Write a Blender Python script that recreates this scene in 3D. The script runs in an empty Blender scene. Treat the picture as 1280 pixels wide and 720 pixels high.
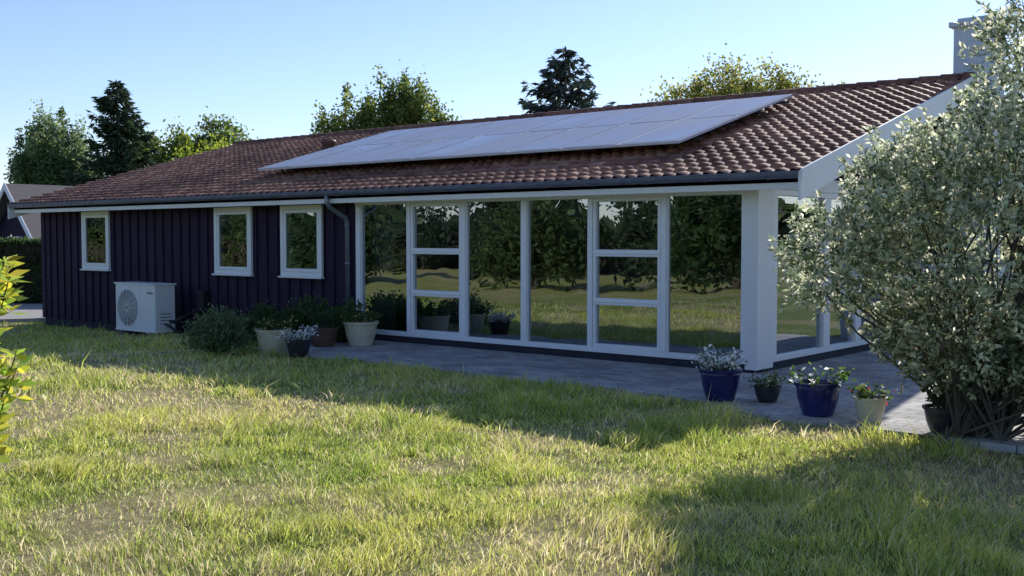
import bpy, math, random
import numpy as np
from mathutils import Vector
random.seed(7); rng=np.random.default_rng(11)
S=bpy.context.scene
# ---------------------------------------------------------------- helpers
def empty(name,loc=(0,0,0)):
    o=bpy.data.objects.new(name,None); S.collection.objects.link(o); o.location=[float(v) for v in loc]; o.empty_display_size=.2; return o
def link(o,parent=None):
    S.collection.objects.link(o)
    if parent: o.parent=parent
    return o
def gen_mesh(name,V,F,mat,parent=None,C=None,smooth=False,fl=None):
    V=np.asarray(V,dtype=np.float32); F=np.asarray(F,dtype=np.int32)
    n=F.shape[1]; me=bpy.data.meshes.new(name)
    me.vertices.add(len(V)); me.vertices.foreach_set('co',V.ravel())
    me.loops.add(F.size); me.loops.foreach_set('vertex_index',F.ravel())
    me.polygons.add(len(F)); me.polygons.foreach_set('loop_start',np.arange(0,F.size,n,dtype=np.int32))
    if smooth: me.polygons.foreach_set('use_smooth',np.ones(len(F),dtype=bool))
    me.update(calc_edges=True)
    if C is not None:
        C=np.asarray(C,dtype=np.float32)
        if C.shape[1]==3: C=np.concatenate([C,np.ones((len(C),1),np.float32)],1)
        a=me.attributes.new('col','FLOAT_COLOR','POINT'); a.data.foreach_set('color',C.ravel())
    me.materials.append(mat)
    return link(bpy.data.objects.new(name,me),parent)
class Acc:
    def __init__(s): s.v=[]; s.f=[]
    def box(s,x0,x1,y0,y1,z0,z1):
        b=len(s.v)
        s.v+=[(x0,y0,z0),(x1,y0,z0),(x1,y1,z0),(x0,y1,z0),(x0,y0,z1),(x1,y0,z1),(x1,y1,z1),(x0,y1,z1)]
        s.f+=[tuple(b+i for i in q) for q in [(0,3,2,1),(4,5,6,7),(0,1,5,4),(1,2,6,5),(2,3,7,6),(3,0,4,7)]]
    def tube(s,pts,rad,n=6,cap=True):
        pts=[Vector(p) for p in pts]; rings=[]
        for i,p in enumerate(pts):
            d=(pts[min(i+1,len(pts)-1)]-pts[max(i-1,0)]).normalized()
            a=d.orthogonal().normalized() if i==0 else (pa-d*pa.dot(d)).normalized()
            pa=a; c=d.cross(a); b=len(s.v); r=rad[i] if hasattr(rad,'__len__') else rad
            for k in range(n):
                t=2*math.pi*k/n; s.v.append(tuple(p+a*(r*math.cos(t))+c*(r*math.sin(t))))
            rings.append(b)
        for i in range(len(rings)-1):
            for k in range(n):
                s.f.append((rings[i]+k,rings[i]+(k+1)%n,rings[i+1]+(k+1)%n,rings[i+1]+k))
        if cap:
            s.f.append(tuple(rings[0]+k for k in range(n))[::-1]); s.f.append(tuple(rings[-1]+k for k in range(n)))
    def poly(s,vs):
        b=len(s.v); s.v+=[tuple(v) for v in vs]; s.f.append(tuple(range(b,b+len(vs))))
    def prism(s,poly,dvec):
        b=len(s.v); n=len(poly); s.v+=[tuple(p) for p in poly]+[tuple(Vector(p)+Vector(dvec)) for p in poly]
        s.f.append(tuple(range(b,b+n))); s.f.append(tuple(range(b+2*n-1,b+n-1,-1)))
        for i in range(n): s.f.append((b+i,b+(i+1)%n,b+n+(i+1)%n,b+n+i)[::-1])
    def lathe(s,prof,cx,cy,cz,n=28):
        b=len(s.v)
        for r,z in prof:
            for k in range(n):
                t=2*math.pi*k/n; s.v.append((cx+r*math.cos(t),cy+r*math.sin(t),cz+z))
        for i in range(len(prof)-1):
            for k in range(n):
                s.f.append((b+i*n+k,b+i*n+(k+1)%n,b+(i+1)*n+(k+1)%n,b+(i+1)*n+k))
    def obj(s,name,mat,parent=None,bevel=0,smooth=False):
        me=bpy.data.meshes.new(name); me.from_pydata([tuple(float(c) for c in v) for v in s.v],[],s.f); me.validate(); me.update()
        me.materials.append(mat)
        if smooth:
            me.polygons.foreach_set('use_smooth',[True]*len(me.polygons))
        o=link(bpy.data.objects.new(name,me),parent)
        if bevel:
            m=o.modifiers.new('b','BEVEL'); m.width=bevel; m.segments=2; m.limit_method='ANGLE'
        return o
# ---------------------------------------------------------------- noise
_tab=rng.random((256,256))
def vnoise(x,y,s=1.0,ox=0):
    x=np.asarray(x)*s+100+ox; y=np.asarray(y)*s+100+ox*1.7
    i=np.floor(x).astype(int); j=np.floor(y).astype(int); fx=x-i; fy=y-j
    fx=fx*fx*(3-2*fx); fy=fy*fy*(3-2*fy)
    g=lambda a,b:_tab[a%256,b%256]
    return (g(i,j)*(1-fx)+g(i+1,j)*fx)*(1-fy)+(g(i,j+1)*(1-fx)+g(i+1,j+1)*fx)*fy
def sstep(a,b,x):
    t=np.clip((np.asarray(x,dtype=float)-a)/(b-a),0,1); return t*t*(3-2*t)
def gz(x,y):
    x=np.asarray(x,dtype=float); y=np.asarray(y,dtype=float)
    dip=-.24*(1-sstep(-15,-6.5,x))
    lawn=1-sstep(-2.9,-1.8,y)*sstep(-7.2,-6.6,x)
    bump=(vnoise(x,y,.9)-.5)*.07+(vnoise(x,y,3)-.5)*.025
    return dip-.03+bump*np.where(lawn>0,lawn,0)*.8
def dryf(x,y):
    d=sstep(.43,.76,vnoise(x,y,.45,5)*.4+vnoise(x,y,1.7,9)*.6)*.8
    for (cx,cy,r,a) in [(3.9,-3.9,.9,1.1),(-5.5,-4.2,1.3,.6),(-2.5,-4.9,1.0,.7),(0.2,-7.6,.7,.7),(2.6,-7.4,.6,.6),(-9,-4.5,1.5,.5),(1.2,-5.2,.5,.4),(4.7,-4.4,1.0,1.0),(.9,-9.0,.8,.7)]:
        d=np.maximum(d,a*np.exp(-((x-cx)**2+(y-cy)**2)/(r*r)))
    return np.clip(d,0,1)
# ---------------------------------------------------------------- materials
def newmat(name):
    m=bpy.data.materials.new(name); m.use_nodes=True; nt=m.node_tree; b=nt.nodes['Principled BSDF']; return m,nt,b
def setspec(b,v):
    if 'Specular IOR Level' in b.inputs: b.inputs['Specular IOR Level'].default_value=v
def noisy(name,c1,c2,scale=5,rough=.6,bump=0,bscale=40,metal=0,spec=.5,stretch=None):
    m,nt,b=newmat(name); N=nt.nodes; L=nt.links
    tc=N.new('ShaderNodeTexCoord'); mp=N.new('ShaderNodeMapping'); L.new(tc.outputs['Object'],mp.inputs[0])
    if stretch: mp.inputs['Scale'].default_value=stretch
    n=N.new('ShaderNodeTexNoise'); n.inputs['Scale'].default_value=scale; n.inputs['Detail'].default_value=6; n.inputs['Roughness'].default_value=.65
    L.new(mp.outputs[0],n.inputs['Vector'])
    r=N.new('ShaderNodeValToRGB'); r.color_ramp.elements[0].position=.3; r.color_ramp.elements[1].position=.7
    r.color_ramp.elements[0].color=(*c1,1); r.color_ramp.elements[1].color=(*c2,1)
    L.new(n.outputs[0],r.inputs[0]); L.new(r.outputs[0],b.inputs['Base Color'])
    b.inputs['Roughness'].default_value=rough; b.inputs['Metallic'].default_value=metal; setspec(b,spec)
    if bump:
        n2=N.new('ShaderNodeTexNoise'); n2.inputs['Scale'].default_value=bscale; n2.inputs['Detail'].default_value=4; L.new(mp.outputs[0],n2.inputs['Vector'])
        bp=N.new('ShaderNodeBump'); bp.inputs['Strength'].default_value=bump; bp.inputs['Distance'].default_value=.01
        L.new(n2.outputs[0],bp.inputs['Height']); L.new(bp.outputs[0],b.inputs['Normal'])
    return m
def leafmat(name,trans=.45,rough=.45,gloss=.25,tv=1.5):
    m,nt,b=newmat(name); N=nt.nodes; L=nt.links
    a=N.new('ShaderNodeAttribute'); a.attribute_name='col'
    L.new(a.outputs['Color'],b.inputs['Base Color']); b.inputs['Roughness'].default_value=rough; setspec(b,gloss)
    t=N.new('ShaderNodeBsdfTranslucent')
    hs=N.new('ShaderNodeHueSaturation'); hs.inputs['Saturation'].default_value=1.05; hs.inputs['Value'].default_value=tv; hs.inputs['Hue'].default_value=.49
    L.new(a.outputs['Color'],hs.inputs['Color']); L.new(hs.outputs[0],t.inputs[0])
    mx=N.new('ShaderNodeMixShader'); mx.inputs[0].default_value=trans
    L.new(b.outputs[0],mx.inputs[1]); L.new(t.outputs[0],mx.inputs[2]); L.new(mx.outputs[0],N['Material Output'].inputs[0])
    return m
M_white=noisy('white_paint',(.82,.82,.82),(.88,.88,.87),3,.45,.08,60)
M_frame=noisy('white_frame',(.86,.86,.86),(.90,.90,.89),2,.35)
M_soffit=noisy('soffit_white',(.76,.76,.73),(.84,.83,.79),4,.6,.1,30)
M_clad=noisy('dark_cladding',(.014,.006,.020),(.040,.022,.054),6,.7,.5,60,spec=.25,stretch=(3,3,.25))
M_plinth=noisy('plinth',(.015,.015,.025),(.03,.03,.04),8,.8,.3,60)
M_zinc=noisy('zinc_gutter',(.20,.22,.26),(.30,.32,.36),6,.45,metal=.6)
M_zincd=noisy('zinc_gutter_dark',(.12,.14,.21),(.20,.22,.31),6,.45,metal=.3)
M_bark=noisy('bark',(.05,.04,.03),(.12,.10,.08),8,.9,.6,30)
M_twig=noisy('twig_bark',(.07,.06,.045),(.14,.12,.09),8,.9,.3,30)
M_birch=noisy('birch_bark',(.10,.09,.08),(.55,.53,.50),5,.8,.4,30)
M_leaf=leafmat('foliage',.5,tv=1.8); M_grass=leafmat('grass_blades',.5,.5,.2,1.6); M_needle=leafmat('needles',.2,.6,.2)
M_cream=noisy('cream_glaze',(.52,.48,.32),(.68,.63,.46),9,.35,.1,40)
M_blue=noisy('blue_glaze',(.012,.014,.09),(.03,.03,.16),7,.12,.05,30)
M_dark=noisy('dark_pot',(.02,.02,.03),(.05,.045,.05),7,.3)
M_brown=noisy('brown_pot',(.10,.05,.035),(.16,.09,.06),7,.6)
M_soil=noisy('soil',(.03,.02,.015),(.07,.05,.035),30,.95,.5,80)
M_acw=noisy('casing_white',(.80,.80,.78),(.86,.86,.84),3,.4)
M_acd=noisy('grille_grey',(.10,.10,.11),(.16,.16,.17),10,.5)
M_flue=noisy('chimney_render',(.48,.53,.60),(.60,.64,.70),4,.6,.3,40)
M_floor=noisy('interior_floor',(.10,.06,.035),(.16,.10,.06),5,.4,stretch=(1,6,1))
M_inw=noisy('interior_wall',(.22,.21,.19),(.28,.27,.25),2,.8)
M_wood=noisy('furniture_wood',(.05,.03,.02),(.10,.06,.04),5,.5)
M_curt=noisy('curtain',(.35,.33,.30),(.5,.48,.44),4,.9,stretch=(30,30,1))
M_gravel=noisy('gravel',(.26,.24,.22),(.55,.52,.48),60,.9,1,90)
M_ntile=noisy('neighbour_tiles',(.12,.10,.095),(.20,.17,.16),20,.8,.5,30)
M_black=noisy('black_plastic_unlit_room',(.015,.015,.015),(.03,.03,.03),5,.5)
M_tile,nt,b=newmat('clay_roof_tiles'); N=nt.nodes;L=nt.links
a=N.new('ShaderNodeAttribute'); a.attribute_name='col'; n=N.new('ShaderNodeTexNoise'); n.inputs['Scale'].default_value=9; n.inputs['Detail'].default_value=8
tc=N.new('ShaderNodeTexCoord'); L.new(tc.outputs['Object'],n.inputs['Vector'])
mr=N.new('ShaderNodeMapRange'); mr.inputs[1].default_value=.3; mr.inputs[2].default_value=.7; mr.inputs[3].default_value=.5; mr.inputs[4].default_value=1.3
L.new(n.outputs[0],mr.inputs[0]); vm=N.new('ShaderNodeVectorMath'); vm.operation='SCALE'; L.new(a.outputs['Color'],vm.inputs[0]); L.new(mr.outputs[0],vm.inputs['Scale'])
L.new(vm.outputs[0],b.inputs['Base Color']); b.inputs['Roughness'].default_value=.7; setspec(b,.25)
def glassmat(name,base,mult):
    m,nt,b=newmat(name); N=nt.nodes;L=nt.links; N.remove(b)
    g=N.new('ShaderNodeBsdfGlossy'); g.inputs['Roughness'].default_value=.004; g.inputs['Color'].default_value=(.84,.92,1,1)
    t=N.new('ShaderNodeBsdfTransparent'); t.inputs['Color'].default_value=(.5,.56,.56,1)
    f=N.new('ShaderNodeFresnel'); f.inputs[0].default_value=1.5
    ma=N.new('ShaderNodeMath'); ma.operation='MULTIPLY_ADD'; ma.inputs[1].default_value=mult; ma.inputs[2].default_value=base; ma.use_clamp=True
    L.new(f.outputs[0],ma.inputs[0]); mx=N.new('ShaderNodeMixShader'); L.new(ma.outputs[0],mx.inputs[0]); L.new(t.outputs[0],mx.inputs[1]); L.new(g.outputs[0],mx.inputs[2])
    tc=N.new('ShaderNodeTexCoord'); n=N.new('ShaderNodeTexNoise'); n.inputs['Scale'].default_value=1.6; n.inputs['Detail'].default_value=1; L.new(tc.outputs['Object'],n.inputs['Vector'])
    bp=N.new('ShaderNodeBump'); bp.inputs['Strength'].default_value=.22; bp.inputs['Distance'].default_value=.012; L.new(n.outputs[0],bp.inputs['Height']); L.new(bp.outputs[0],g.inputs['Normal'])
    L.new(mx.outputs[0],N['Material Output'].inputs[0]); return m
M_glass=glassmat('window_glass',.34,1.0)
M_solar,nt,b=newmat('solar_cells'); N=nt.nodes;L=nt.links
tc=N.new('ShaderNodeTexCoord'); n=N.new('ShaderNodeTexNoise'); n.inputs['Scale'].default_value=.8; n.inputs['Detail'].default_value=7; L.new(tc.outputs['Object'],n.inputs['Vector'])
b.inputs['Base Color'].default_value=(.26,.28,.34,1)
mr=N.new('ShaderNodeMapRange'); mr.inputs[1].default_value=.3; mr.inputs[2].default_value=.7; mr.inputs[3].default_value=.26; mr.inputs[4].default_value=.5; L.new(n.outputs[0],mr.inputs[0]); L.new(mr.outputs[0],b.inputs['Roughness'])
setspec(b,1.0)
M_alu=noisy('aluminium',(.60,.60,.62),(.70,.70,.72),5,.5,metal=.2)
M_pave,nt,b=newmat('paving_stones'); N=nt.nodes;L=nt.links
tc=N.new('ShaderNodeTexCoord'); br=N.new('ShaderNodeTexBrick'); L.new(tc.outputs['Object'],br.inputs['Vector'])
br.inputs['Scale'].default_value=1; br.inputs['Brick Width'].default_value=.28; br.inputs['Row Height'].default_value=.14; br.inputs['Mortar Size'].default_value=.006; br.inputs['Mortar Smooth'].default_value=.3
br.inputs['Color1'].default_value=(.30,.29,.285,1); br.inputs['Color2'].default_value=(.46,.44,.42,1); br.inputs['Mortar'].default_value=(.09,.09,.07,1)
n=N.new('ShaderNodeTexNoise'); n.inputs['Scale'].default_value=1.5; n.inputs['Detail'].default_value=8; L.new(tc.outputs['Object'],n.inputs['Vector'])
mr=N.new('ShaderNodeMapRange'); mr.inputs[1].default_value=.3; mr.inputs[2].default_value=.7; mr.inputs[3].default_value=.65; mr.inputs[4].default_value=1.3; L.new(n.outputs[0],mr.inputs[0])
vm=N.new('ShaderNodeVectorMath'); vm.operation='SCALE'; L.new(br.outputs['Color'],vm.inputs[0]); L.new(mr.outputs[0],vm.inputs['Scale']); L.new(vm.outputs[0],b.inputs['Base Color'])
b.inputs['Roughness'].default_value=.85
bp=N.new('ShaderNodeBump'); bp.inputs['Strength'].default_value=.6; bp.inputs['Distance'].default_value=.01; bp.invert=True; L.new(br.outputs['Fac'],bp.inputs['Height']); L.new(bp.outputs[0],b.inputs['Normal'])
M_lawn,nt,b=newmat('lawn_ground'); N=nt.nodes;L=nt.links
a=N.new('ShaderNodeAttribute'); a.attribute_name='col'; tc=N.new('ShaderNodeTexCoord')
n=N.new('ShaderNodeTexNoise'); n.inputs['Scale'].default_value=14; n.inputs['Detail'].default_value=8; n.inputs['Roughness'].default_value=.75; L.new(tc.outputs['Object'],n.inputs['Vector'])
mr=N.new('ShaderNodeMapRange'); mr.inputs[1].default_value=.3; mr.inputs[2].default_value=.7; mr.inputs[3].default_value=.5; mr.inputs[4].default_value=1.4; L.new(n.outputs[0],mr.inputs[0])
vm=N.new('ShaderNodeVectorMath'); vm.operation='SCALE'; L.new(a.outputs['Color'],vm.inputs[0]); L.new(mr.outputs[0],vm.inputs['Scale']); L.new(vm.outputs[0],b.inputs['Base Color'])
b.inputs['Roughness'].default_value=.95; setspec(b,.1)
bp=N.new('ShaderNodeBump'); bp.inputs['Strength'].default_value=.8; bp.inputs['Distance'].default_value=.03; L.new(n.outputs[0],bp.inputs['Height']); L.new(bp.outputs[0],b.inputs['Normal'])
# ---------------------------------------------------------------- ground
def axis(lo,hi):
    a=np.arange(lo,hi+.01,.25); far=np.array([1,2,3,4,5,6.5,8,10,12,15,18,25,35,50,100,250,700.])
    return np.concatenate([(lo-far)[::-1],a,hi+far])
xs=axis(-30,12); ys=axis(-14,8)
X,Y=np.meshgrid(xs,ys); Z=gz(X,Y)
Z=np.where((X>-17.0)&(X<-.05)&(Y>0.1)&(Y<10.7),-.3,Z)
d=dryf(X,Y)[...,None]; far_=sstep(-12,-15,Y)[...,None]; G=np.array([.15,.19,.04])*(1-far_)+np.array([.27,.27,.075])*far_; Dc=np.array([.42,.34,.19])
C=(G*(1-d)+Dc*d).reshape(-1,3)
nx=len(xs); ny=len(ys); idx=np.arange(nx*ny).reshape(ny,nx)
F=np.stack([idx[:-1,:-1],idx[:-1,1:],idx[1:,1:],idx[1:,:-1]],-1).reshape(-1,4)
gen_mesh('lawn_ground',np.stack([X,Y,Z],-1).reshape(-1,3),F,M_lawn,C=C,smooth=True)
A=Acc()
A.prism([(-6.95,-2.05,-.1),(-.2,-2.2,-.1),(.9,-2.35,-.1),(1.3,-2.75,-.1),(4.6,-2.85,-.1),(4.6,5,-.1),(.0,5,-.1),(.0,.05,-.1),(-6.95,.05,-.1)],(0,0,.115))
A.obj('paved_terrace',M_pave)
A=Acc(); zz=-.22
A.prism([(-27,-3.0,zz-.1),(-18.5,-1.5,zz-.1),(-17.6,.5,zz-.1),(-17.6,9,zz-.1),(-24,6,zz-.1),(-30,.5,zz-.1)],(0,0,.13)); A.obj('gravel_driveway',M_gravel)
# ---------------------------------------------------------------- foliage functions
def rdir(n):
    v=rng.normal(size=(n,3)); return v/np.linalg.norm(v,axis=1,keepdims=True)
def leaf_mesh(name,P,D,Ln,W,C,mat,parent=None):
    n=len(P); P=np.asarray(P); D=D/np.maximum(np.linalg.norm(D,axis=1,keepdims=True),1e-6)
    s=np.cross(D,rdir(n)); s/=np.maximum(np.linalg.norm(s,axis=1,keepdims=True),1e-6); nr=np.cross(D,s)
    Ln=np.broadcast_to(Ln,(n,))[:,None]; W=np.broadcast_to(W,(n,))[:,None]
    V=np.stack([P,P+D*Ln*.5+s*W*.5+nr*Ln*.08,P+D*Ln,P+D*Ln*.5-s*W*.5+nr*Ln*.08],1).reshape(-1,3)
    return gen_mesh(name,V,np.arange(4*n).reshape(n,4),mat,parent,np.repeat(C,4,axis=0))
def vary(col,n,amt=.25,alt=None,altp=0):
    c=np.tile(np.array(col,dtype=float),(n,1))
    if alt is not None:
        m=rng.random(n)<altp; c[m]=alt
    return np.clip(c*(1+amt*rng.normal(size=(n,1)))*(1+.06*rng.normal(size=(n,3))),.004,.9)
def broad_tree(name,x,y,lobes,nclump,perclump,ls,col,z0=None,trunk=.12,bark=None,clr=.35,droop=0,alt=None,altp=0.,shell=.55):
    zb=float(gz(x,y)) if z0 is None else z0
    root=empty(name,(x,y,zb))
    w=np.array([l[3]*l[4] for l in lobes]); w=w/w.sum()
    ch=rng.choice(len(lobes),nclump,p=w); cc=[]
    for i in ch:
        cx,cy,cz,rh,rv=lobes[i]; d=rdir(1)[0]; r=shell+(1-shell)*rng.random()**.6
        r*=1 if rng.random()<.8 else 1.12
        cc.append((cx+d[0]*rh*r,cy+d[1]*rh*r,cz+d[2]*rv*r))
    cc=np.array(cc); n=nclump*perclump
    rad=np.repeat(clr*(.5+.8*rng.random(nclump)),perclump)[:,None]
    base=np.repeat(cc,perclump,0); off=rng.normal(size=(n,3))*rad*.55
    if droop: off[:,2]-=np.abs(rng.normal(size=n))*droop; off[:,:2]*=.6
    P=base+off; D=rdir(n); D[:,2]-=.5 if droop else .15
    clump_tone=np.repeat(.75+.5*rng.random(nclump),perclump)[:,None]  # random tone per leaf clump
    C=vary(col,n,.2,alt,altp)*clump_tone
    leaf_mesh('leaves',P,D,ls*(.7+.6*rng.random(n)),ls*.6,C,M_leaf,root)
    A=Acc(); top=max(l[2]+l[4]*.6 for l in lobes); cx=lobes[0][0];cy=lobes[0][1]
    pts=[(0,0,-.2),(cx*.2+.04,cy*.2,top*.3),(cx*.6-.05,cy*.6,top*.65),(cx,cy,top)]
    A.tube(pts,[trunk*1.2,trunk*.85,trunk*.5,trunk*.1],8)
    for k in rng.choice(nclump,min(nclump,34),replace=False):
        c=Vector(cc[k]); f=rng.uniform(.3,.85); s=Vector((cx*f,cy*f,min(top*f,c.z*.9)))
        mid=(s+c)/2+Vector((0,0,.12*(c-s).length)); A.tube([s,mid,c],[trunk*.3,trunk*.18,trunk*.05],5)
    A.obj('trunk_and_limbs',bark or M_bark,root,smooth=True); return root
def spruce(name,x,y,h,R,col,tiers=22,per=9,dens=60):
    root=empty(name,(x,y,float(gz(x,y)))); A=Acc(); A.tube([(0,0,-.2),(0.03,0,h*.5),(0,0,h)],[h*.02,h*.012,.01],8)
    P=[];D=[]
    for t in range(tiers):
        f=t/(tiers-1); z=h*(.12+.86*f**.95); L=R*(1-f)**.75*1.0+.10
        nb=max(4,int(per*(1-.4*f)))
        for k in range(nb):
            an=random.random()*6.28; l=L*random.uniform(.6,1.15); zz=z+random.uniform(-.1,.1)
            dr=random.uniform(.05,.3); tip=random.uniform(.05,.25)
            m=max(10,int(dens*l/R)); u=rng.random(m)**.8
            r=u*l; zc=zz-dr*l*np.sin(u*2.2)+tip*l*u**3+ (f*.35)*r
            sp=.17*l*(1.15-u)
            a2=rng.normal(size=m)*sp
            px=r*math.cos(an)-a2*math.sin(an); py=r*math.sin(an)+a2*math.cos(an)
            P.append(np.stack([px,py,zc-np.abs(rng.normal(size=m))*.07],1))
            dd=np.stack([math.cos(an)+rng.normal(size=m)*.6,math.sin(an)+rng.normal(size=m)*.6,rng.normal(size=m)*.35-.35],1); D.append(dd)
            A.tube([(0,0,zz),(math.cos(an)*l*.5,math.sin(an)*l*.5,zz-dr*l*.8),(math.cos(an)*l,math.sin(an)*l,zz-dr*l*.8+tip*l+f*.35*l)],[.025,.015,.005],4)
    P=np.concatenate(P);D=np.concatenate(D);n=len(P)
    leaf_mesh('needle_sprays',P,D,.2+.16*rng.random(n),.09,vary(col,n,.3),M_needle,root); A.obj('trunk',M_bark,root); return root
spruce('spruce_tree',-30.8,9.8,7.7,2.2,(.06,.09,.045),26,13,120)
broad_tree('birch_tree',-37.5,10.8,[(0,0,5.1,1.5,2.3),(.9,.4,4.2,1.0,1.5),(-.5,-.4,4.6,1.1,1.6)],200,110,.16,(.16,.22,.10),bark=M_birch,clr=.42,droop=.3,shell=.2)
broad_tree('garden_tree',-32,15.3,[(0,0,5.0,1.3,1.6)],90,100,.17,(.13,.18,.05),clr=.38,shell=.3)
broad_tree('garden_tree',-34.5,13.2,[(0,0,4.6,1.4,1.4),(1.5,.8,5.0,.8,1.3)],110,100,.17,(.15,.20,.04),clr=.4,shell=.25)
broad_tree('garden_tree',-30,13.5,[(0,0,4.0,1.9,1.5),(-1.5,0,3.7,1.3,1.4)],140,100,.17,(.26,.33,.05),clr=.45,shell=.3)
broad_tree('garden_tree',-36.3,6.0,[(0,0,3.9,1.0,1.9)],80,100,.16,(.07,.11,.04),clr=.4)
broad_tree('birch_tree',-17.8,10.8,[(.35,.3,5.55,1.0,1.65),(.7,.6,5.0,1.1,1.6),(-1.0,-.8,4.9,.7,1.5),(1.3,1.1,4.7,.7,1.2),(0,0,3.6,1.5,1.2),(-.35,-.3,4.9,.9,1.4)],400,100,.12,(.12,.17,.05),bark=M_birch,clr=.31,droop=.45,alt=(.21,.25,.06),altp=.35,shell=.1)
spruce('spruce_tree',-12.3,12.6,7.15,2.9,(.06,.09,.075),21,11,160)
broad_tree('garden_tree',-10.2,19.2,[(0,0,5.3,2.1,1.95),(-1.7,-1.4,4.7,1.3,1.8),(1.9,1.5,4.8,1.4,1.8),(.8,.6,5.4,1.3,1.5),(-.8,-.7,5.2,1.6,1.6)],460,105,.13,(.20,.23,.06),clr=.40,alt=(.32,.31,.09),altp=.3,shell=.1)
for i,(x,y,h,r) in enumerate([(-43,-27,5.5,2.8),(-34,-29,3.6,2.4),(-28,-18,3.4,1.7),(-25,-26,6.6,2.4),(-19,-19.5,3.4,1.7),(-15,-24,6.4,2.3),(-9.5,-17.5,4.4,2.0),(-4,-25,7.0,3),(3,-27,7,3),(10,-22,7,3)]):
    broad_tree('garden_tree',x,y,[(0,0,h*.6,r*.8,h*.42),(r*.5,0,h*.42,r*.6,h*.33),(-r*.5,.3,h*.35,r*.6,h*.32)],95,48,.24,random.choice([(.05,.085,.03),(.08,.115,.04),(.06,.08,.045)]),clr=.6,trunk=.16)
def hedge(name,p0,p1,w,h,n,ls,col,amp=.25):
    p0=np.array(p0,dtype=float);p1=np.array(p1,dtype=float); root=empty(name,(p0[0],p0[1],0))
    t=rng.random(n); dv=(p1-p0); ln=np.linalg.norm(dv); dv=dv/ln; nv=np.array([-dv[1],dv[0]])
    k=rng.random(n); side=np.where(k<.35,-1,np.where(k<.6,1,rng.uniform(-1,1,n))); zz=np.where(k>=.6,1,rng.random(n))
    wob=(vnoise(t*ln,zz*h,1.5)-.5)*.25
    xy=dv*(t*ln)[:,None]+nv*((side*(w/2+wob))[:,None])
    z=zz*(h+wob*.6+(vnoise(t*ln,0*t,.5,77)-.2)*(amp-.25))+rng.normal(size=n)*.04; g=gz(xy[:,0]+p0[0],xy[:,1]+p0[1])
    P=np.column_stack([xy,z+g]); leaf_mesh('leaves',P,rdir(n),ls,ls*.7,vary(col,n,.3),M_leaf,root)
    A=Acc()
    c=[nv*s*(w/2-.12) for s in(-1,1)]; e=dv*ln
    A.prism([(c[0][0],c[0][1],-.4),(c[1][0],c[1][1],-.4),(c[1][0]+e[0],c[1][1]+e[1],-.4),(c[0][0]+e[0],c[0][1]+e[1],-.4)],(0,0,h+.22)); A.obj('inner_branches',M_soil,root)
hedge('garden_hedge',(-35,-6.6),(-20.5,5.6),1.0,1.75,42000,.09,(.06,.10,.03))
hedge('garden_hedge',(-62,-26),(-2,-36),1.2,1.5,24000,.25,(.09,.12,.035),1.6)
n=32000; an=rng.random(n)*6.283; R=85+rng.random(n)*15; hh=2.2+2.6*vnoise(np.cos(an)*12,np.sin(an)*12,1.3)
P=np.column_stack([np.cos(an)*R,np.sin(an)*R,rng.random(n)**.8*hh]); leaf_mesh('distant_treeline',P,rdir(n),1.6,1.1,vary((.06,.085,.035),n,.25),M_leaf)
# ---------------------------------------------------------------- grass blades
camx,camy=5.92,-11.59
N0=1900000; gx=rng.uniform(-26,9,N0); gy=rng.uniform(-12.2,.0,N0)
dx=gx-camx; dy=gy-camy; ds=np.hypot(dx,dy); ang=np.arctan2(.768*dx+.64*dy,-.64*dx+.768*dy)
clump=vnoise(gx,gy,5,3)*.5+vnoise(gx,gy,14,4)*.5
dr=dryf(gx,gy); p=np.clip(6.5/ds,.0,1)**1.5*(.12+1.5*clump)*(1-.8*dr)
p=np.where(np.abs(ang)<.58,p,p*.10); p=np.where(ds<3,p*.4,p)
terr=((gx>-7.0)&(gy>-2.10-.12*sstep(-6,0,gx)-.65*sstep(.8,1.4,gx)+.05*(vnoise(gx,gy,4)-.5)))
wall=(gx>-17.1)&(gy>-.28)&(gx<=-7.0); drive=(gx<-17.6)&(gy>-3.2-.18*(-17.6-gx)+1.6)
keep=(rng.random(N0)<p)&~terr&~wall&~drive&(ds<31)
gx=gx[keep];gy=gy[keep];dr=dr[keep];ds=ds[keep];n=len(gx); print('blades',n)
tall=sstep(.5,.8,vnoise(gx,gy,1.1,21))*.9+sstep(.55,.8,vnoise(gx,gy,3.1,31))*1.4+sstep(.6,.8,vnoise(gx,gy,7.5,33))*.8
edge=np.exp(-((gy+3.0)/.7)**2)*sstep(-6,-3,gx)
H=(.022+.036*rng.random(n))*(1+tall+edge*sstep(.45,.8,vnoise(gx,gy,1.6,8))*1.8)*(1-.35*dr)
lone=rng.random(n)<.012; H[lone]*=2.3
th=rng.random(n)*6.283; wd=(.0042+.0035*rng.random(n))*np.clip(ds/7,.9,3.0); lean=H*rng.uniform(.2,1.2,n); la=rng.random(n)*4.5+vnoise(gx,gy,2,60)*8
sx=np.cos(th)*wd/2; sy=np.sin(th)*wd/2; bz=gz(gx,gy)-.006; lx=np.cos(la)*lean; ly=np.sin(la)*lean
V=np.stack([np.stack([gx-sx,gy-sy,bz],1),np.stack([gx+sx,gy+sy,bz],1),
  np.stack([gx-sx*.8+lx*.3,gy-sy*.8+ly*.3,bz+H*.55],1),np.stack([gx+sx*.8+lx*.3,gy+sy*.8+ly*.3,bz+H*.55],1),
  np.stack([gx+lx,gy+ly,bz+H*.95],1)],1).reshape(-1,3)
o=np.arange(n)[:,None]*5
F=np.concatenate([o+np.array([0,1,3]),o+np.array([0,3,2]),o+np.array([2,3,4])],0)
gc=np.array([.25,.36,.07]); gc2=np.array([.54,.56,.15]); dc=np.array([.70,.60,.35])
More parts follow.
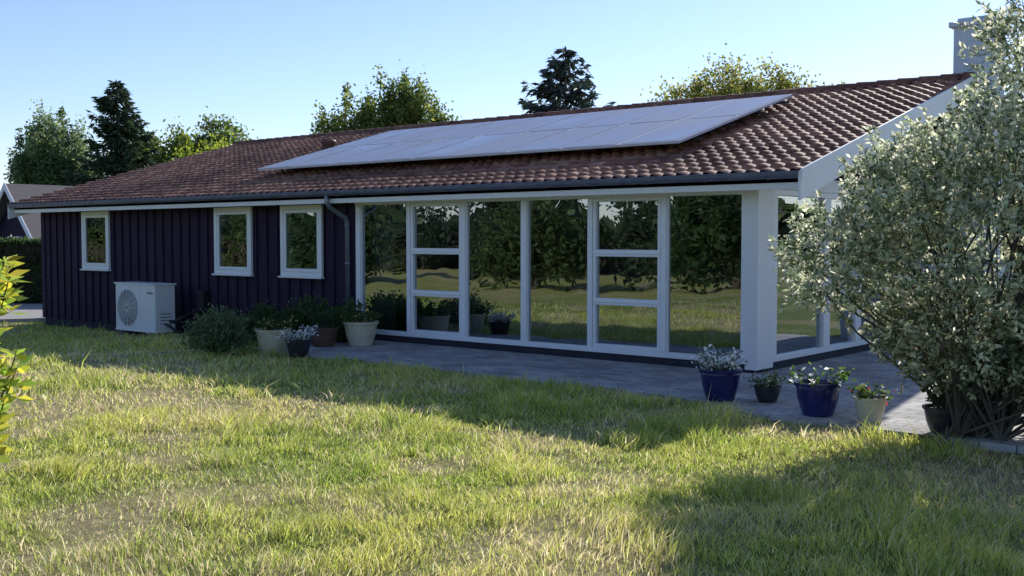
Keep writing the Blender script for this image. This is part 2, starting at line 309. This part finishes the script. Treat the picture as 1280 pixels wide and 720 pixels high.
k=np.clip(vnoise(gx,gy,.8,13)*.7+vnoise(gx,gy,3.5,17)*.7-.12,0,1)[:,None]; C=gc*(1-k)+gc2*k; isd=(rng.random(n)<(.15+.6*dr)); C[isd]=dc
C=C*(1+.26*rng.normal(size=(n,1))); C=np.clip(C,.01,.85)
gen_mesh('grass',V,F,M_grass,C=np.repeat(C,5,axis=0))
n=900; a=rng.random(n)*6.28; r=1.5*rng.random(n)**.6; lx=3.9+r*np.cos(a); ly=-3.9+r*.7*np.sin(a)
D=rdir(n); D[:,2]*=.2
leaf_mesh('leaf_litter',np.column_stack([lx,ly,gz(lx,ly)+.012]),D,.035,.02,vary((.38,.28,.17),n,.35),M_leaf)
# ---------------------------------------------------------------- house
H_=empty('wooden_house')
XL,RX=-17.04,-6.93; YB=10.8; RY=5.4; RZ=4.0; EZ=2.33; SL=(RZ-EZ)/(RY+.5)
VL,VR=-17.5,.8
rz=lambda y: EZ+SL*(y+.5) if y<=RY else RZ-SL*(y-RY)
A=Acc(); x=XL; i=0
while x<RX-.01:
    w=.145; x1=min(x+w,RX)
    if i%2: A.box(x-.012,x1+.012,-.026,.0,-.12,2.3)
    else: A.box(x,x1,.0,.03,-.12,2.3)
    x=x1;i+=1
A.box(XL-.03,XL+.11,-.045,.06,-.12,2.3)
A.box(RX-.1,RX+.02,-.045,.06,-.02,2.3)
y=.06;i=0
while y<YB:
    A.box(XL-(.024 if i%2 else 0),XL+.03,y,y+.145,-.12,min(rz(y),rz(y+.145))-.1); y+=.145;i+=1
y=4.0;i=0
while y<YB:
    A.box(-.03,.0+(.024 if i%2 else 0),y,y+.145,.0,min(rz(y),rz(y+.145))-.12); y+=.145;i+=1
y=.2;i=0
while y<4.0:
    A.box(-.03,.0+(.024 if i%2 else 0),y,y+.145,2.36,max(2.37,rz(y)-.12)); y+=.145;i+=1
A.box(XL,0,YB-.03,YB,-.1,2.3)
A.obj('cladding_walls',M_clad,H_)
A=Acc(); A.box(XL+.02,RX,.031,.2,-.4,2.28); A.box(XL+.02,.0-.04,YB-.2,YB-.04,-.3,2.28); A.box(XL+.031,XL+.2,.2,YB-.2,-.3,2.6); A.box(-.2,-.031,4.0,YB-.2,-.3,2.6)
A.obj('inner_walls',M_inw,H_)
A=Acc(); A.box(XL+.01,RX,-.0,.03,-.45,-.12); A.box(RX,.012,-.045,.1,-.1,.108); A.box(-.1,.04,.1,YB,-.1,.108); A.obj('plinth',M_plinth,H_)
gl=Acc()
def gpane(x0,x1,z0,z1,y):
    # sealed units never sit perfectly parallel: a fraction of a degree of tilt each
    a=random.uniform(-.006,.006)*(x1-x0)/2; b_=random.uniform(-.005,.005)*(z1-z0)/2
    gl.poly([(x0,y-a-b_,z0),(x1,y+a-b_,z0),(x1,y+a+b_,z1),(x0,y-a+b_,z1)])
def pane_rect(fr,x0,x1,z0,z1,y,t=.06,dep=.05):
    fr.box(x0,x1,y-dep,y,z0,z0+t); fr.box(x0,x1,y-dep,y,z1-t,z1); fr.box(x0,x0+t,y-dep-.001,y,z0+t,z1-t); fr.box(x1-t,x1,y-dep-.001,y,z0+t,z1-t)
    gpane(x0+t,x1-t,z0+t,z1-t,y-.016)
fr=Acc();bk=Acc(); bl=Acc()
for (a0,a1) in [(-15.3,-14.25),(-10.66,-9.58),(-8.77,-7.71)]:
    z0,z1=.97,2.15
    fr.box(a0,a1,-.075,-.0265,z0,z0+.07);fr.box(a0,a1,-.075,-.0265,z1-.07,z1);fr.box(a0,a0+.07,-.074,-.0265,z0+.07,z1-.07);fr.box(a1-.07,a1,-.074,-.0265,z0+.07,z1-.07)
    pane_rect(fr,a0+.073,a1-.073,z0+.073,z1-.073,-.0285,.055,.035)
    fr.box(a0-.03,a1+.03,-.11,-.0275,z0-.03,z0-.002)
    bk.poly([(a0+.07,-.0275,z0+.07),(a1-.07,-.0275,z0+.07),(a1-.07,-.0275,z1-.07),(a0+.07,-.0275,z1-.07)])  # flat black sheet behind the glass, painting in the darkness of the room
    if a0>-12: bl.box(a0+.13,a0+.24,-.036,-.032,z0+.13,z1-.13)
fr.obj('window_frames',M_frame,H_,.004); bk.obj('window_painted_dark',M_black,H_); bl.obj('window_curtains',M_curt,H_)
fw=Acc(); n6=6; GX0=-6.86; GX1=-.12; pw=(GX1-GX0)/n6; zb=.11; zt=2.19
fw.box(GX0-.07,GX1+.02,-.05,.06,zb,zb+.07); fw.box(GX0-.07,GX1+.02,-.05,.06,zt-.07,zt+.1)
for i in range(7):
    xm=GX0+i*pw; h=.05 if i in(0,3,6) else .038
    fw.box(xm-h,xm+h,-.053,.063,zb+.07,zt-.07)
for i in range(6):
    x0=GX0+i*pw+.045; x1=GX0+(i+1)*pw-.045
    if i in(1,4):
        for (a,bb) in [(zb+.07,.78),(.78,1.41),(1.41,zt-.07)]:
            t=.045; fw.box(x0,x1,-.046,.05,a,a+t); fw.box(x0,x1,-.046,.05,bb-t,bb); fw.box(x0,x0+t,-.045,.05,a+t,bb-t); fw.box(x1-t,x1,-.045,.05,a+t,bb-t)
            gpane(x0+t,x1-t,a+t,bb-t,.0)
        fw.box(x0,x1,-.056,.056,.768,.792); fw.box(x0,x1,-.056,.056,1.398,1.422)
    else:
        # slim sash line inside the big fixed panes
        fw.box(x0-.007,x0+.012,-.03,.03,zb+.07,zt-.07); fw.box(x1-.012,x1+.007,-.03,.03,zb+.07,zt-.07)
        gpane(x0-.01,x1+.01,zb+.065,zt-.06,.0)
ysd=[.40,1.9,2.95,4.0]
fw.box(-.06,.05,.35,4.02,zb,zb+.07); fw.box(-.06,.05,.35,4.02,zt-.07,zt+.0)
for j,yy in enumerate(ysd):
    w=.05 if j in(0,3) else .10
    fw.box(-.063,.053,yy-w,yy+w,zb+.07,zt-.07)
for a0,a1 in zip(ysd[:-1],ysd[1:]):
    gl.poly([(.0,a0+.05,zb+.065),(.0,a1-.05,zb+.065),(.0,a1-.05,zt-.06),(.0,a0+.05,zt-.06)])
fw.box(-.065,.055,1.9,2.95,.85,.95)
fw.obj('conservatory_frames',M_frame,H_,.005)
gl.obj('window_glass',M_glass,H_)
A=Acc(); A.box(-.10,.058,-.075,.35,.05,2.24); A.box(-.02,.06,.351,4.0,zt+.002,zt+.17); A.obj('corner_post_and_beam',M_white,H_,.005)
A=Acc(); A.box(VL+.05,VR-.05,-.44,-.415,2.145,2.30); A.box(GX0-.3,.0,-.03,.12,zt+.101,2.36)
A.obj('fascia_board',M_white,H_,.004)
A=Acc(); A.box(VL+.05,VR-.04,-.415,.03,2.195,2.215)
A.box(VL+.06,XL-.03,.03,2.0,2.196,2.216)
A.obj('soffit',M_soffit,H_)
A=Acc()
th=.13; k=.035
A.prism([(VL+.03,-.44,rz(-.44)-th),(VL+.03,-.44,rz(-.44)-k),(VL+.03,RY,RZ-k),(VL+.03,YB+.5,rz(YB+.5)-k),(VL+.03,YB+.5,rz(YB+.5)-th),(VL+.03,RY,RZ-th)],(VR-VL-.06,0,0))
A.obj('roof_deck',M_soffit,H_)
A=Acc()
for X0,X1 in((VR-.028,VR+.004),(VL-.004,VL+.028)):
    A.prism([(X0,-.56,rz(-.56)-.30),(X0,-.56,rz(-.56)+.02),(X0,RY,RZ+.03),(X0,RY,RZ-.26)],(X1-X0,0,0))
    A.prism([(X0,RY,RZ-.26),(X0,RY,RZ+.03),(X0,YB+.5,rz(YB+.5)+.02),(X0,YB+.5,rz(YB+.5)-.26)],(X1-X0,0,0))
X0=VR+.005
A.prism([(X0,-.57,rz(-.56)-.07),(X0,-.57,rz(-.56)+.045),(X0,RY,RZ+.055),(X0,RY,RZ-.05)],(.022,0,0))
A.obj('bargeboards',M_white,H_,.004)
A=Acc(); nseg=10
for e,xx in enumerate((VL+.02,VR-.03)):
    for i in range(nseg+1):
        t=math.pi+math.pi*i/nseg; A.v.append((xx,-.515+.062*math.cos(t),2.325+.07*math.sin(t)))
for i in range(nseg): A.f.append((i,i+1,nseg+2+i,nseg+1+i))
A.tube([(VL+.02,-.577,2.327),(VR-.03,-.577,2.327)],.010,6)
A.f.append(tuple(range(nseg+1))); A.f.append(tuple(range(nseg+1,2*nseg+2)))
x=VL+.3
while x<VR:
    A.tube([(x,-.44,2.27),(x,-.515,2.245),(x,-.582,2.29)],.008,4); x+=.8
A.obj('gutter',M_zincd,H_,smooth=False)
A=Acc(); A.tube([(-7.05,-.515,2.27),(-7.05,-.515,2.16),(-7.05,-.46,2.08),(-7.05,-.14,1.93),(-7.05,-.095,1.85),(-7.05,-.095,.08)],.04,12)
for zz in(.5,1.2,1.8): A.tube([(-7.05,-.095,zz-.02),(-7.05,-.095,zz+.02)],.047,12)
A.obj('downpipe',M_zinc,H_,smooth=True)
def tiles(name,front):
    per=.18; spx=8; nxx=int((VR-VL-.05)/per*spx); xs=np.linspace(VL+.0,VR-.02,nxx+1)
    run=.27; y_len=(RY+.56); slen=math.hypot(y_len,y_len*SL); rows=int(slen/run)+1; vs=[]
    for r in range(rows): vs+=[(r,0.0),(r,.06),(r,.55),(r,.9999)]
    Vv=[];Cc=[]
    colid=np.floor((xs-VL)/per).astype(int); ph=(xs-VL)/per*2*np.pi
    wave=.022*np.sin(ph)+.007*np.sin(2*ph+.6)
    tab=rng.random((rows,colid.max()+2))
    ca=1/math.hypot(1,SL); sa=SL*ca
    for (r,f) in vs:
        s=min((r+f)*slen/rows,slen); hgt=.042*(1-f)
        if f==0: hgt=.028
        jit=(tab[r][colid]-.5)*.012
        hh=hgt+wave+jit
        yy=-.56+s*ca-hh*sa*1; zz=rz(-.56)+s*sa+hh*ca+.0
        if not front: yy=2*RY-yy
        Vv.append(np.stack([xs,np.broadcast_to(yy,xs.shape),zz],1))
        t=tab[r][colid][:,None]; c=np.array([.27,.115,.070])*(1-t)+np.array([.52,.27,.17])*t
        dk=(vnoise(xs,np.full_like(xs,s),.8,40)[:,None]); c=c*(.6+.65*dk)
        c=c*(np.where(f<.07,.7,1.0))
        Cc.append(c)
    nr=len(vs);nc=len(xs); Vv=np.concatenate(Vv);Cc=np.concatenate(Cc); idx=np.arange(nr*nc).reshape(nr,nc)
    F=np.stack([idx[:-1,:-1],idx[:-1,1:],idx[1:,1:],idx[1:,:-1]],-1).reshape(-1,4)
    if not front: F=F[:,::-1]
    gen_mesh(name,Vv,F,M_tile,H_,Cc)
tiles('roof_tiles',True); tiles('roof_tiles_rear',False)
V=[];F=[];C=[]; x=VL
while x<VR-.05:
    b0=len(V); c=np.array([.22,.10,.065])*random.uniform(.7,1.3)
    for xx,rr in((x,.115),(x+.36,.095)):
        for i in range(9):
            t=math.pi*i/8; V.append((min(xx,VR),RY+rr*math.cos(t)*1.1,RZ-.0+rr*math.sin(t)*.95)); C.append(c)
    for i in range(8): F.append((b0+i,b0+i+1,b0+10+i,b0+9+i))
    x+=.33
gen_mesh('ridge_tiles',V,F,M_tile,H_,C)
A=Acc(); vx,vy=-11.1,3.0; vz=rz(vy)
A.lathe([(.0,.30),(.15,.28),(.17,.22),(.13,.20),(.13,-.1)],vx,vy,vz,16); A.obj('roof_vent',M_brown,H_,smooth=True)
A=Acc(); A.box(.46,1.06,5.46,6.0,-.1,4.80); A.box(.40,1.12,5.40,6.06,4.80,4.88); A.box(.50,1.02,5.5,5.96,4.88,4.94)
A.box(.05,1.2,5.3,6.2,-.1,1.2); A.obj('chimney',M_flue,H_,.01)
A=Acc(); A.box(RX,-.1,.1,7,-.05,.11); A.obj('interior_floor',M_floor,H_)
A=Acc(); A.box(RX,-.1,6.9,7.0,.11,2.2); A.box(RX,RX+.1,.2,6.9,.11,2.2); A.box(RX,-.1,.12,6.9,2.21,2.25); A.box(-.19,-.1,4.0,6.9,.11,2.2); A.obj('interior_walls',M_inw,H_)
A=Acc(); A.box(-3.6,-1.9,2.2,3.1,.80,.84)
for a_ in(-3.5,-2.0):
    for b_ in(2.3,3.0): A.box(a_-.035,a_+.035,b_-.035,b_+.035,.11,.80)
for cx,cy,s in[(-3.2,1.9,1),(-2.4,1.9,1),(-3.2,3.4,-1),(-2.4,3.4,-1)]:
    A.box(cx-.21,cx+.21,cy-.2,cy+.2,.52,.56); A.box(cx-.21,cx+.21,cy-.2*s-.02,cy-.2*s+.02,.56,1.02)
    for u in(-.19,.19):
        for v in(-.18,.18): A.box(cx+u-.02,cx+u+.02,cy+v-.02,cy+v+.02,.11,.52)
A.obj('dining_furniture',M_wood,H_)
A=Acc(); A.box(-6.1,-5.1,1.0,3.0,.15,.5);A.box(-6.3,-6.1,1.0,3.0,.15,.9);A.box(-6.1,-5.1,.8,1.0,.15,.7);A.box(-6.1,-5.1,3.0,3.2,.15,.7); A.obj('sofa',M_acd,H_,.05)
V=[];F=[]
for i in range(60):
    x=-6.75+i*.5/60; yy=.18+.03*math.sin(i*.9); V+=[(x,yy,.14),(x,yy,2.16)]
for i in range(59): F.append((2*i,2*i+2,2*i+3,2*i+1))
gen_mesh('curtain',V,F,M_curt,H_,smooth=True)
# ---------------------------------------------------------------- solar array
SP=empty('solar_panel_array'); A=Acc();B=Acc();Cc=Acc()
def rp(x,y,h):
    ca=1/math.hypot(1,SL); return (x,y-h*SL*ca,rz(y)+h*ca)
cols=9; y0,y1=.72,4.05; x0,x1=-10.35,-1.45; pwid=(x1-x0)/cols; ym=(y0+y1)/2
for c in range(cols):
    for (ya,yb) in((y0,ym-.008),(ym+.008,y1)):
        xa=x0+c*pwid+.008; xb=x0+(c+1)*pwid-.008; h0,h1=.17,.205
        P=lambda x,y,h:rp(x,y,h)
        b=len(A.v); A.v+=[P(xa,ya,h0),P(xb,ya,h0),P(xb,yb,h0),P(xa,yb,h0),P(xa,ya,h1),P(xb,ya,h1),P(xb,yb,h1),P(xa,yb,h1)]
        A.f+=[tuple(b+i for i in q) for q in [(0,3,2,1),(4,5,6,7),(0,1,5,4),(1,2,6,5),(2,3,7,6),(3,0,4,7)]]
        m=.03; t1=random.uniform(-.0015,.0015); t2=random.uniform(-.0015,.0015)
        B.poly([P(xa+m,ya+m,h1+.004+t1),P(xb-m,ya+m,h1+.004+t2),P(xb-m,yb-m,h1+.004-t1),P(xa+m,yb-m,h1+.004-t2)])
for yy in(1.1,2.0,2.9,3.7):
    Cc.tube([rp(x0-.1,yy,.14),rp(x1+.1,yy,.14)],.022,4)
    x=x0+.2
    while x<x1: Cc.tube([rp(x,yy,.03),rp(x,yy,.14)],.02,4); x+=1.2
A.obj('panel_frames',M_alu,SP);B.obj('panel_cells',M_solar,SP);Cc.obj('mounting_rails',M_black,SP)
# ---------------------------------------------------------------- heat pump
HP=empty('heat_pump_unit',(-12.0,-.65,-.2)); A=Acc(); A.box(-.66,.66,-.21,.21,.1,.96); A.obj('casing',M_acw,HP,.02)
A=Acc(); A.box(-.68,.68,-.225,.225,.955,.985); A.box(-.665,.665,-.216,.216,.1,.13); A.box(.18,.185,-.216,-.2,.14,.94); A.obj('top_cover',M_acw,HP,.008)
A=Acc(); cx,cz=-.24,.53
pts=[(cx+.33*math.cos(t*math.pi/20),-.212,cz+.33*math.sin(t*math.pi/20)) for t in range(40)]; A.poly(pts[::-1]); A.obj('fan_opening',M_acd,HP)
A=Acc()
for r in [.05+.028*i for i in range(11)]:
    A.tube([(cx+r*math.cos(t*math.pi/16),-.228,cz+r*math.sin(t*math.pi/16)) for t in range(33)],.0045,4,False)
for t in range(16): A.tube([(cx+.03*math.cos(t*math.pi/8),-.230,cz+.03*math.sin(t*math.pi/8)),(cx+.35*math.cos(t*math.pi/8),-.222,cz+.35*math.sin(t*math.pi/8))],.006,4)
A.obj('fan_grille',M_acw,HP)
A=Acc()
for t in range(3):
    a0=t*2.094; A.poly([(cx+.04*math.cos(a0),-.215,cz+.04*math.sin(a0)),(cx+.3*math.cos(a0-.3),-.214,cz+.3*math.sin(a0-.3)),(cx+.31*math.cos(a0+.3),-.219,cz+.31*math.sin(a0+.3))])
A.obj('fan_blades',M_acd,HP)
A=Acc(); A.box(-.5,-.4,-.24,.24,.0,.1);A.box(.4,.5,-.24,.24,.0,.1); A.box(-.55,.55,.1,.2,.0,.05)
for i in range(4): A.box(.6605,.664,-.1,.12,.25+i*.06,.265+i*.06)
A.box(.42,.6,-.2145,-.211,.80,.83); A.obj('feet_and_vents',M_acd,HP)
A=Acc(); A.tube([(.66,.1,.3),(.78,.1,.3),(.84,.2,.35),(.84,.55,.5)],.03,8);A.tube([(.66,.0,.25),(.8,0,.22),(.9,.1,.1),(.9,.5,.15)],.025,8);A.box(.9,1.1,.5,.6,.5,.85); A.obj('pipes',M_black,HP)
# ---------------------------------------------------------------- pots & plants
def pot(name,x,y,r,h,mat,plant,z=.015):
    root=empty(name,(x,y,z)); A=Acc()
    A.lathe([(0,0),(r*.62,0),(r*.68,.01),(r*.88,h*.45),(r*.97,h*.85),(r*.96,h*.88),(r*1.06,h*.9),(r*1.07,h),(r*.97,h),(r*.93,h*.88)],0,0,0,40)
    A.obj('pot',mat,root,smooth=False)
    A=Acc(); A.lathe([(r*.94,h*.88),(0,h*.92)],0,0,0); A.obj('soil',M_soil,root)
    if plant:
        n,ph,ls,col,alt,ap=plant
        st=Acc(); P=[];D=[]
        for i in range(max(6,n//14)):
            a=random.random()*6.28; rr=r*random.random()**.5; l=ph*random.uniform(.5,1.1)
            b=Vector((rr*.5*math.cos(a),rr*.5*math.sin(a),h*.88)); e=b+Vector((math.cos(a)*rr*1.0,math.sin(a)*rr*1.0,l)); st.tube([b,(b+e)/2+Vector((0,0,.03)),e],[.005,.004,.002],4)
            for j in range(14):
                f=random.uniform(.35,1.05); q=b.lerp(e,f); P.append(q+Vector([random.gauss(0,.022) for _ in range(3)])); D.append((random.gauss(0,1)+math.cos(a)*.5,random.gauss(0,1)+math.sin(a)*.5,random.gauss(.4,.6)))
        P=np.array(P,dtype=float);D=np.array(D,dtype=float);m=len(P); leaf_mesh('plant_leaves',P,D,ls*(.7+.6*rng.random(m)),ls*.6,vary(col,m,.25,alt,ap),M_leaf,root); st.obj('plant_stems',M_bark,root)
    return root
gr=(.05,.09,.025); wf=(.88,.86,.80)
pot('blue_flower_pot',.745,-2.19,.20,.31,M_blue,(520,.20,.045,(.25,.28,.22),wf,.5))
pot('small_flower_pot',1.15,-1.99,.13,.16,M_dark,(240,.12,.04,(.12,.16,.06),(.4,.42,.3),.2))
pot('blue_flower_pot',1.86,-2.43,.20,.30,M_blue,(160,.15,.05,(.07,.13,.03),wf,.15))
pot('cream_flower_pot',2.36,-2.48,.135,.22,M_cream,(180,.10,.045,(.07,.12,.03),(.35,.08,.08),.1))
pot('dark_flower_pot',3.04,-2.62,.17,.22,M_dark,(300,.2,.05,gr,None,0))
pot('cream_flower_pot',-6.36,-2.1,.24,.36,M_cream,(420,.18,.05,gr,(.5,.45,.15),.12),-.03)
pot('dark_flower_pot',-5.77,-2.13,.17,.24,M_dark,(420,.16,.045,(.2,.22,.2),wf,.6),-.02)
pot('brown_flower_pot',-6.35,-1.2,.22,.28,M_brown,(400,.28,.06,gr,None,0))
pot('cream_flower_pot',-6.0,-.78,.25,.36,M_cream,(360,.16,.05,gr,(.5,.4,.1),.1))
def bush(name,x,y,r,h,n,ls,col,mat,up=.5):
    root=empty(name,(x,y,float(gz(x,y)))); A=Acc();P=[];D=[]
    ns=n//22
    for i in range(ns):
        a=random.random()*6.28; el=random.uniform(.15,1.4); l=random.uniform(.6,1.1)
        e=Vector((math.cos(a)*math.cos(el)*r*l,math.sin(a)*math.cos(el)*r*l,.04+math.sin(el)*h*l)); m=e*.5+Vector((0,0,.08)); A.tube([(0,0,0),m,e],[.012,.007,.002],4)
        for j in range(22):
            f=random.uniform(.3,1.03); q=(m*(f*2) if f<.5 else m.lerp(e,(f-.5)*2)); P.append(q+Vector([random.gauss(0,.03) for _ in range(3)])); d=e.normalized()+Vector([random.gauss(0,.7) for _ in range(3)])*1; d.z+=up*.3; D.append(d)
    P=np.array(P,dtype=float);D=np.array(D,dtype=float);m=len(P); leaf_mesh('leaves',P,D,ls*(.7+.6*rng.random(m)),ls*(.3 if mat is M_needle else .55),vary(col,m,.3),mat,root); A.obj('branches',M_bark,root)
bush('juniper_shrub',-6.95,-2.6,.5,.6,7500,.06,(.17,.24,.11),M_needle)
bush('evergreen_shrub',-7.3,-1.5,.45,.55,4000,.06,(.06,.10,.03),M_leaf)
bush('evergreen_shrub',-7.15,-.8,.5,.66,4500,.06,(.08,.13,.04),M_leaf)
bush('evergreen_shrub',-6.6,-.5,.4,.6,3000,.06,(.09,.15,.04),M_leaf)
# ---------------------------------------------------------------- variegated foreground shrub
SH=empty('variegated_shrub',(3.3,-2.58,0)); lob=[(.10,.08,1.55,1.16,1.12,.38),(.68,.55,2.8,.90,1.25,.26),(-.92,-.72,1.45,.38,.34,.04),(1.25,.9,1.7,1.2,1.7,.24),(-.45,-.32,1.92,.48,.40,.06),(.75,.45,.68,.85,.45,.12),(-.2,.0,.8,.6,.34,.07)]
A=Acc();P=[];D=[];Cl=[]; ns=6800
stemb=[Vector((random.uniform(-.25,.25),random.uniform(-.25,.25),0)) for _ in range(14)]
pr=np.array([l[5] for l in lob]); pr/=pr.sum(); ch=rng.choice(len(lob),ns,p=pr)
for s in range(ns):
    cx,cy,cz,rh,rv,_=lob[ch[s]]; d=rdir(1)[0]; r=(.3+.7*random.random()**.4)
    c=Vector((cx+d[0]*rh*r,cy+d[1]*rh*r,cz+d[2]*rv*r))
    if c.z<.14: continue
    od=Vector(d)*.8+Vector((0,0,.35))+Vector([random.gauss(0,.45) for _ in range(3)]); od.normalize(); l=random.uniform(.10,.24)*(1.6 if random.random()<.05 else 1)
    e=c+od*l; A.tube([c,e],[.0035,.0015],3,False)
    bright=random.uniform(.7,1.2)
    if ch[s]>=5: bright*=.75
    m=int(14*l/.18)
    for j in range(m):
        f=random.random()**.7; q=c.lerp(e,f); dd=od*.7+Vector([random.gauss(0,.75) for _ in range(3)]); P.append(q);D.append(dd)
        k=random.random()
        if k<.48: col=(.70,.69,.52)
        elif k<.78: col=(.36,.41,.26)
        else: col=(.13,.18,.09)
        Cl.append([v*bright for v in col])
    if s%50==0:
        b=random.choice(stemb); mid=b.lerp(c,.5)+Vector((random.gauss(0,.14),random.gauss(0,.14),.1)); A.tube([b,mid,c],[.016,.009,.004],5)
P=np.array(P,dtype=float);D=np.array(D,dtype=float);m=len(P); print('shrub leaves',m)
leaf_mesh('leaves',P,D,.056*(.6+.8*rng.random(m)),.026,np.clip(np.array(Cl)*(1+.12*rng.normal(size=(m,1))),.01,.88),M_leaf,SH); A.obj('branches',M_twig,SH)
# ---------------------------------------------------------------- young yellow-leaved shrub near camera, left
YS=empty('yellow_leaved_shrub',(2.35,-10.01,0)); A=Acc();P=[];D=[]
for i in range(26):
    a=random.random()*6.28; rr=.16*random.random()**.5
    e=Vector((rr*math.cos(a)-.02,rr*math.sin(a)-.02,random.uniform(.88,1.56))); A.tube([(random.uniform(-.1,-.04),random.uniform(-.1,-.04),-.05),Vector((e.x*.4-.08,e.y*.4-.07,e.z*.6)),e],[.006,.004,.002],5)
    for w in range(3):
        q=e-Vector((0,0,.05*w))
        for j in range(7):
            a=j*.9+random.random()*.6; P.append(q); D.append((math.cos(a),math.sin(a),random.uniform(-.3,.7)))
P=np.array(P,dtype=float);D=np.array(D,dtype=float);m=len(P)
leaf_mesh('leaves',P,D,.07*(.6+.7*rng.random(m)),.024,vary((.50,.48,.07),m,.2,(.26,.36,.07),.45),M_leaf,YS); A.obj('stems',M_bark,YS)
# ---------------------------------------------------------------- neighbour outbuilding
NB=empty('neighbour_house',(-28.8,5.0,-.24)); w,ez,az=1.75,1.95,3.6
A=Acc(); A.prism([(-w+.25,0,0),(w-.25,0,0),(w-.25,0,ez),(0,0,az-.25),(-w+.25,0,ez)],(0,9,0)); A.obj('walls',M_clad,NB)
A=Acc(); A.prism([(0,-.3,az),(w+.1,-.3,ez-.25),(w+.1,-.3,ez-.37),(0,-.3,az-.12)],(0,9.6,0)); A.prism([(0,-.3,az),(-w-.1,-.3,ez-.25),(-w-.1,-.3,ez-.37),(0,-.3,az-.12)],(0,9.6,0)); A.obj('roof',M_ntile,NB)
A=Acc(); A.prism([(0,-.34,az+.03),(w+.13,-.34,ez-.24),(w+.13,-.34,ez-.47),(0,-.34,az-.20)],(0,.035,0)); A.prism([(0,-.345,az+.03),(-w-.13,-.345,ez-.24),(-w-.13,-.345,ez-.47),(0,-.345,az-.2)],(0,.035,0)); A.obj('bargeboards',M_white,NB)
A=Acc(); A.box(-.5,.5,-.03,.02,1.0,1.9); A.obj('window_frame',M_frame,NB); A=Acc(); A.box(-.42,.42,-.04,-.031,1.08,1.82); A.obj('window_pane',M_black,NB)
# ---------------------------------------------------------------- light, sky, camera
EL,AZ=math.radians(30),math.radians(-9)
w=bpy.data.worlds.new('World'); S.world=w; w.use_nodes=True; nt=w.node_tree; bg=nt.nodes['Background']
sk=nt.nodes.new('ShaderNodeTexSky'); sk.sky_type='NISHITA'; sk.sun_disc=False; sk.sun_elevation=EL; sk.sun_rotation=AZ; sk.air_density=1.0; sk.dust_density=.15; sk.ozone_density=3.5
mm=nt.nodes.new('ShaderNodeMix'); mm.data_type='RGBA'; mm.blend_type='MULTIPLY'; mm.inputs[0].default_value=1; mm.inputs[7].default_value=(1.04,.98,1.10,1)
nt.links.new(sk.outputs[0],mm.inputs[6]); nt.links.new(mm.outputs[2],bg.inputs[0]); bg.inputs[1].default_value=.15
sd=Vector((math.sin(AZ)*math.cos(EL),math.cos(AZ)*math.cos(EL),math.sin(EL)))
sun=bpy.data.lights.new('sun','SUN'); sun.energy=5.0; sun.angle=math.radians(.5); sun.color=(1,.96,.89)
so=link(bpy.data.objects.new('sun',sun)); so.rotation_euler=sd.to_track_quat('Z','Y').to_euler(); so.location=(0,0,20)
cam=bpy.data.cameras.new('camera'); cam.lens=37.97; cam.sensor_width=36; cam.clip_end=3000; cam.clip_start=.05
co=link(bpy.data.objects.new('camera',cam)); co.location=(camx,camy,1.6); co.rotation_euler=(math.radians(90-2.63),0,math.radians(39.8)); S.camera=co
S.view_settings.view_transform='Standard'; S.view_settings.look='None'; S.view_settings.exposure=0
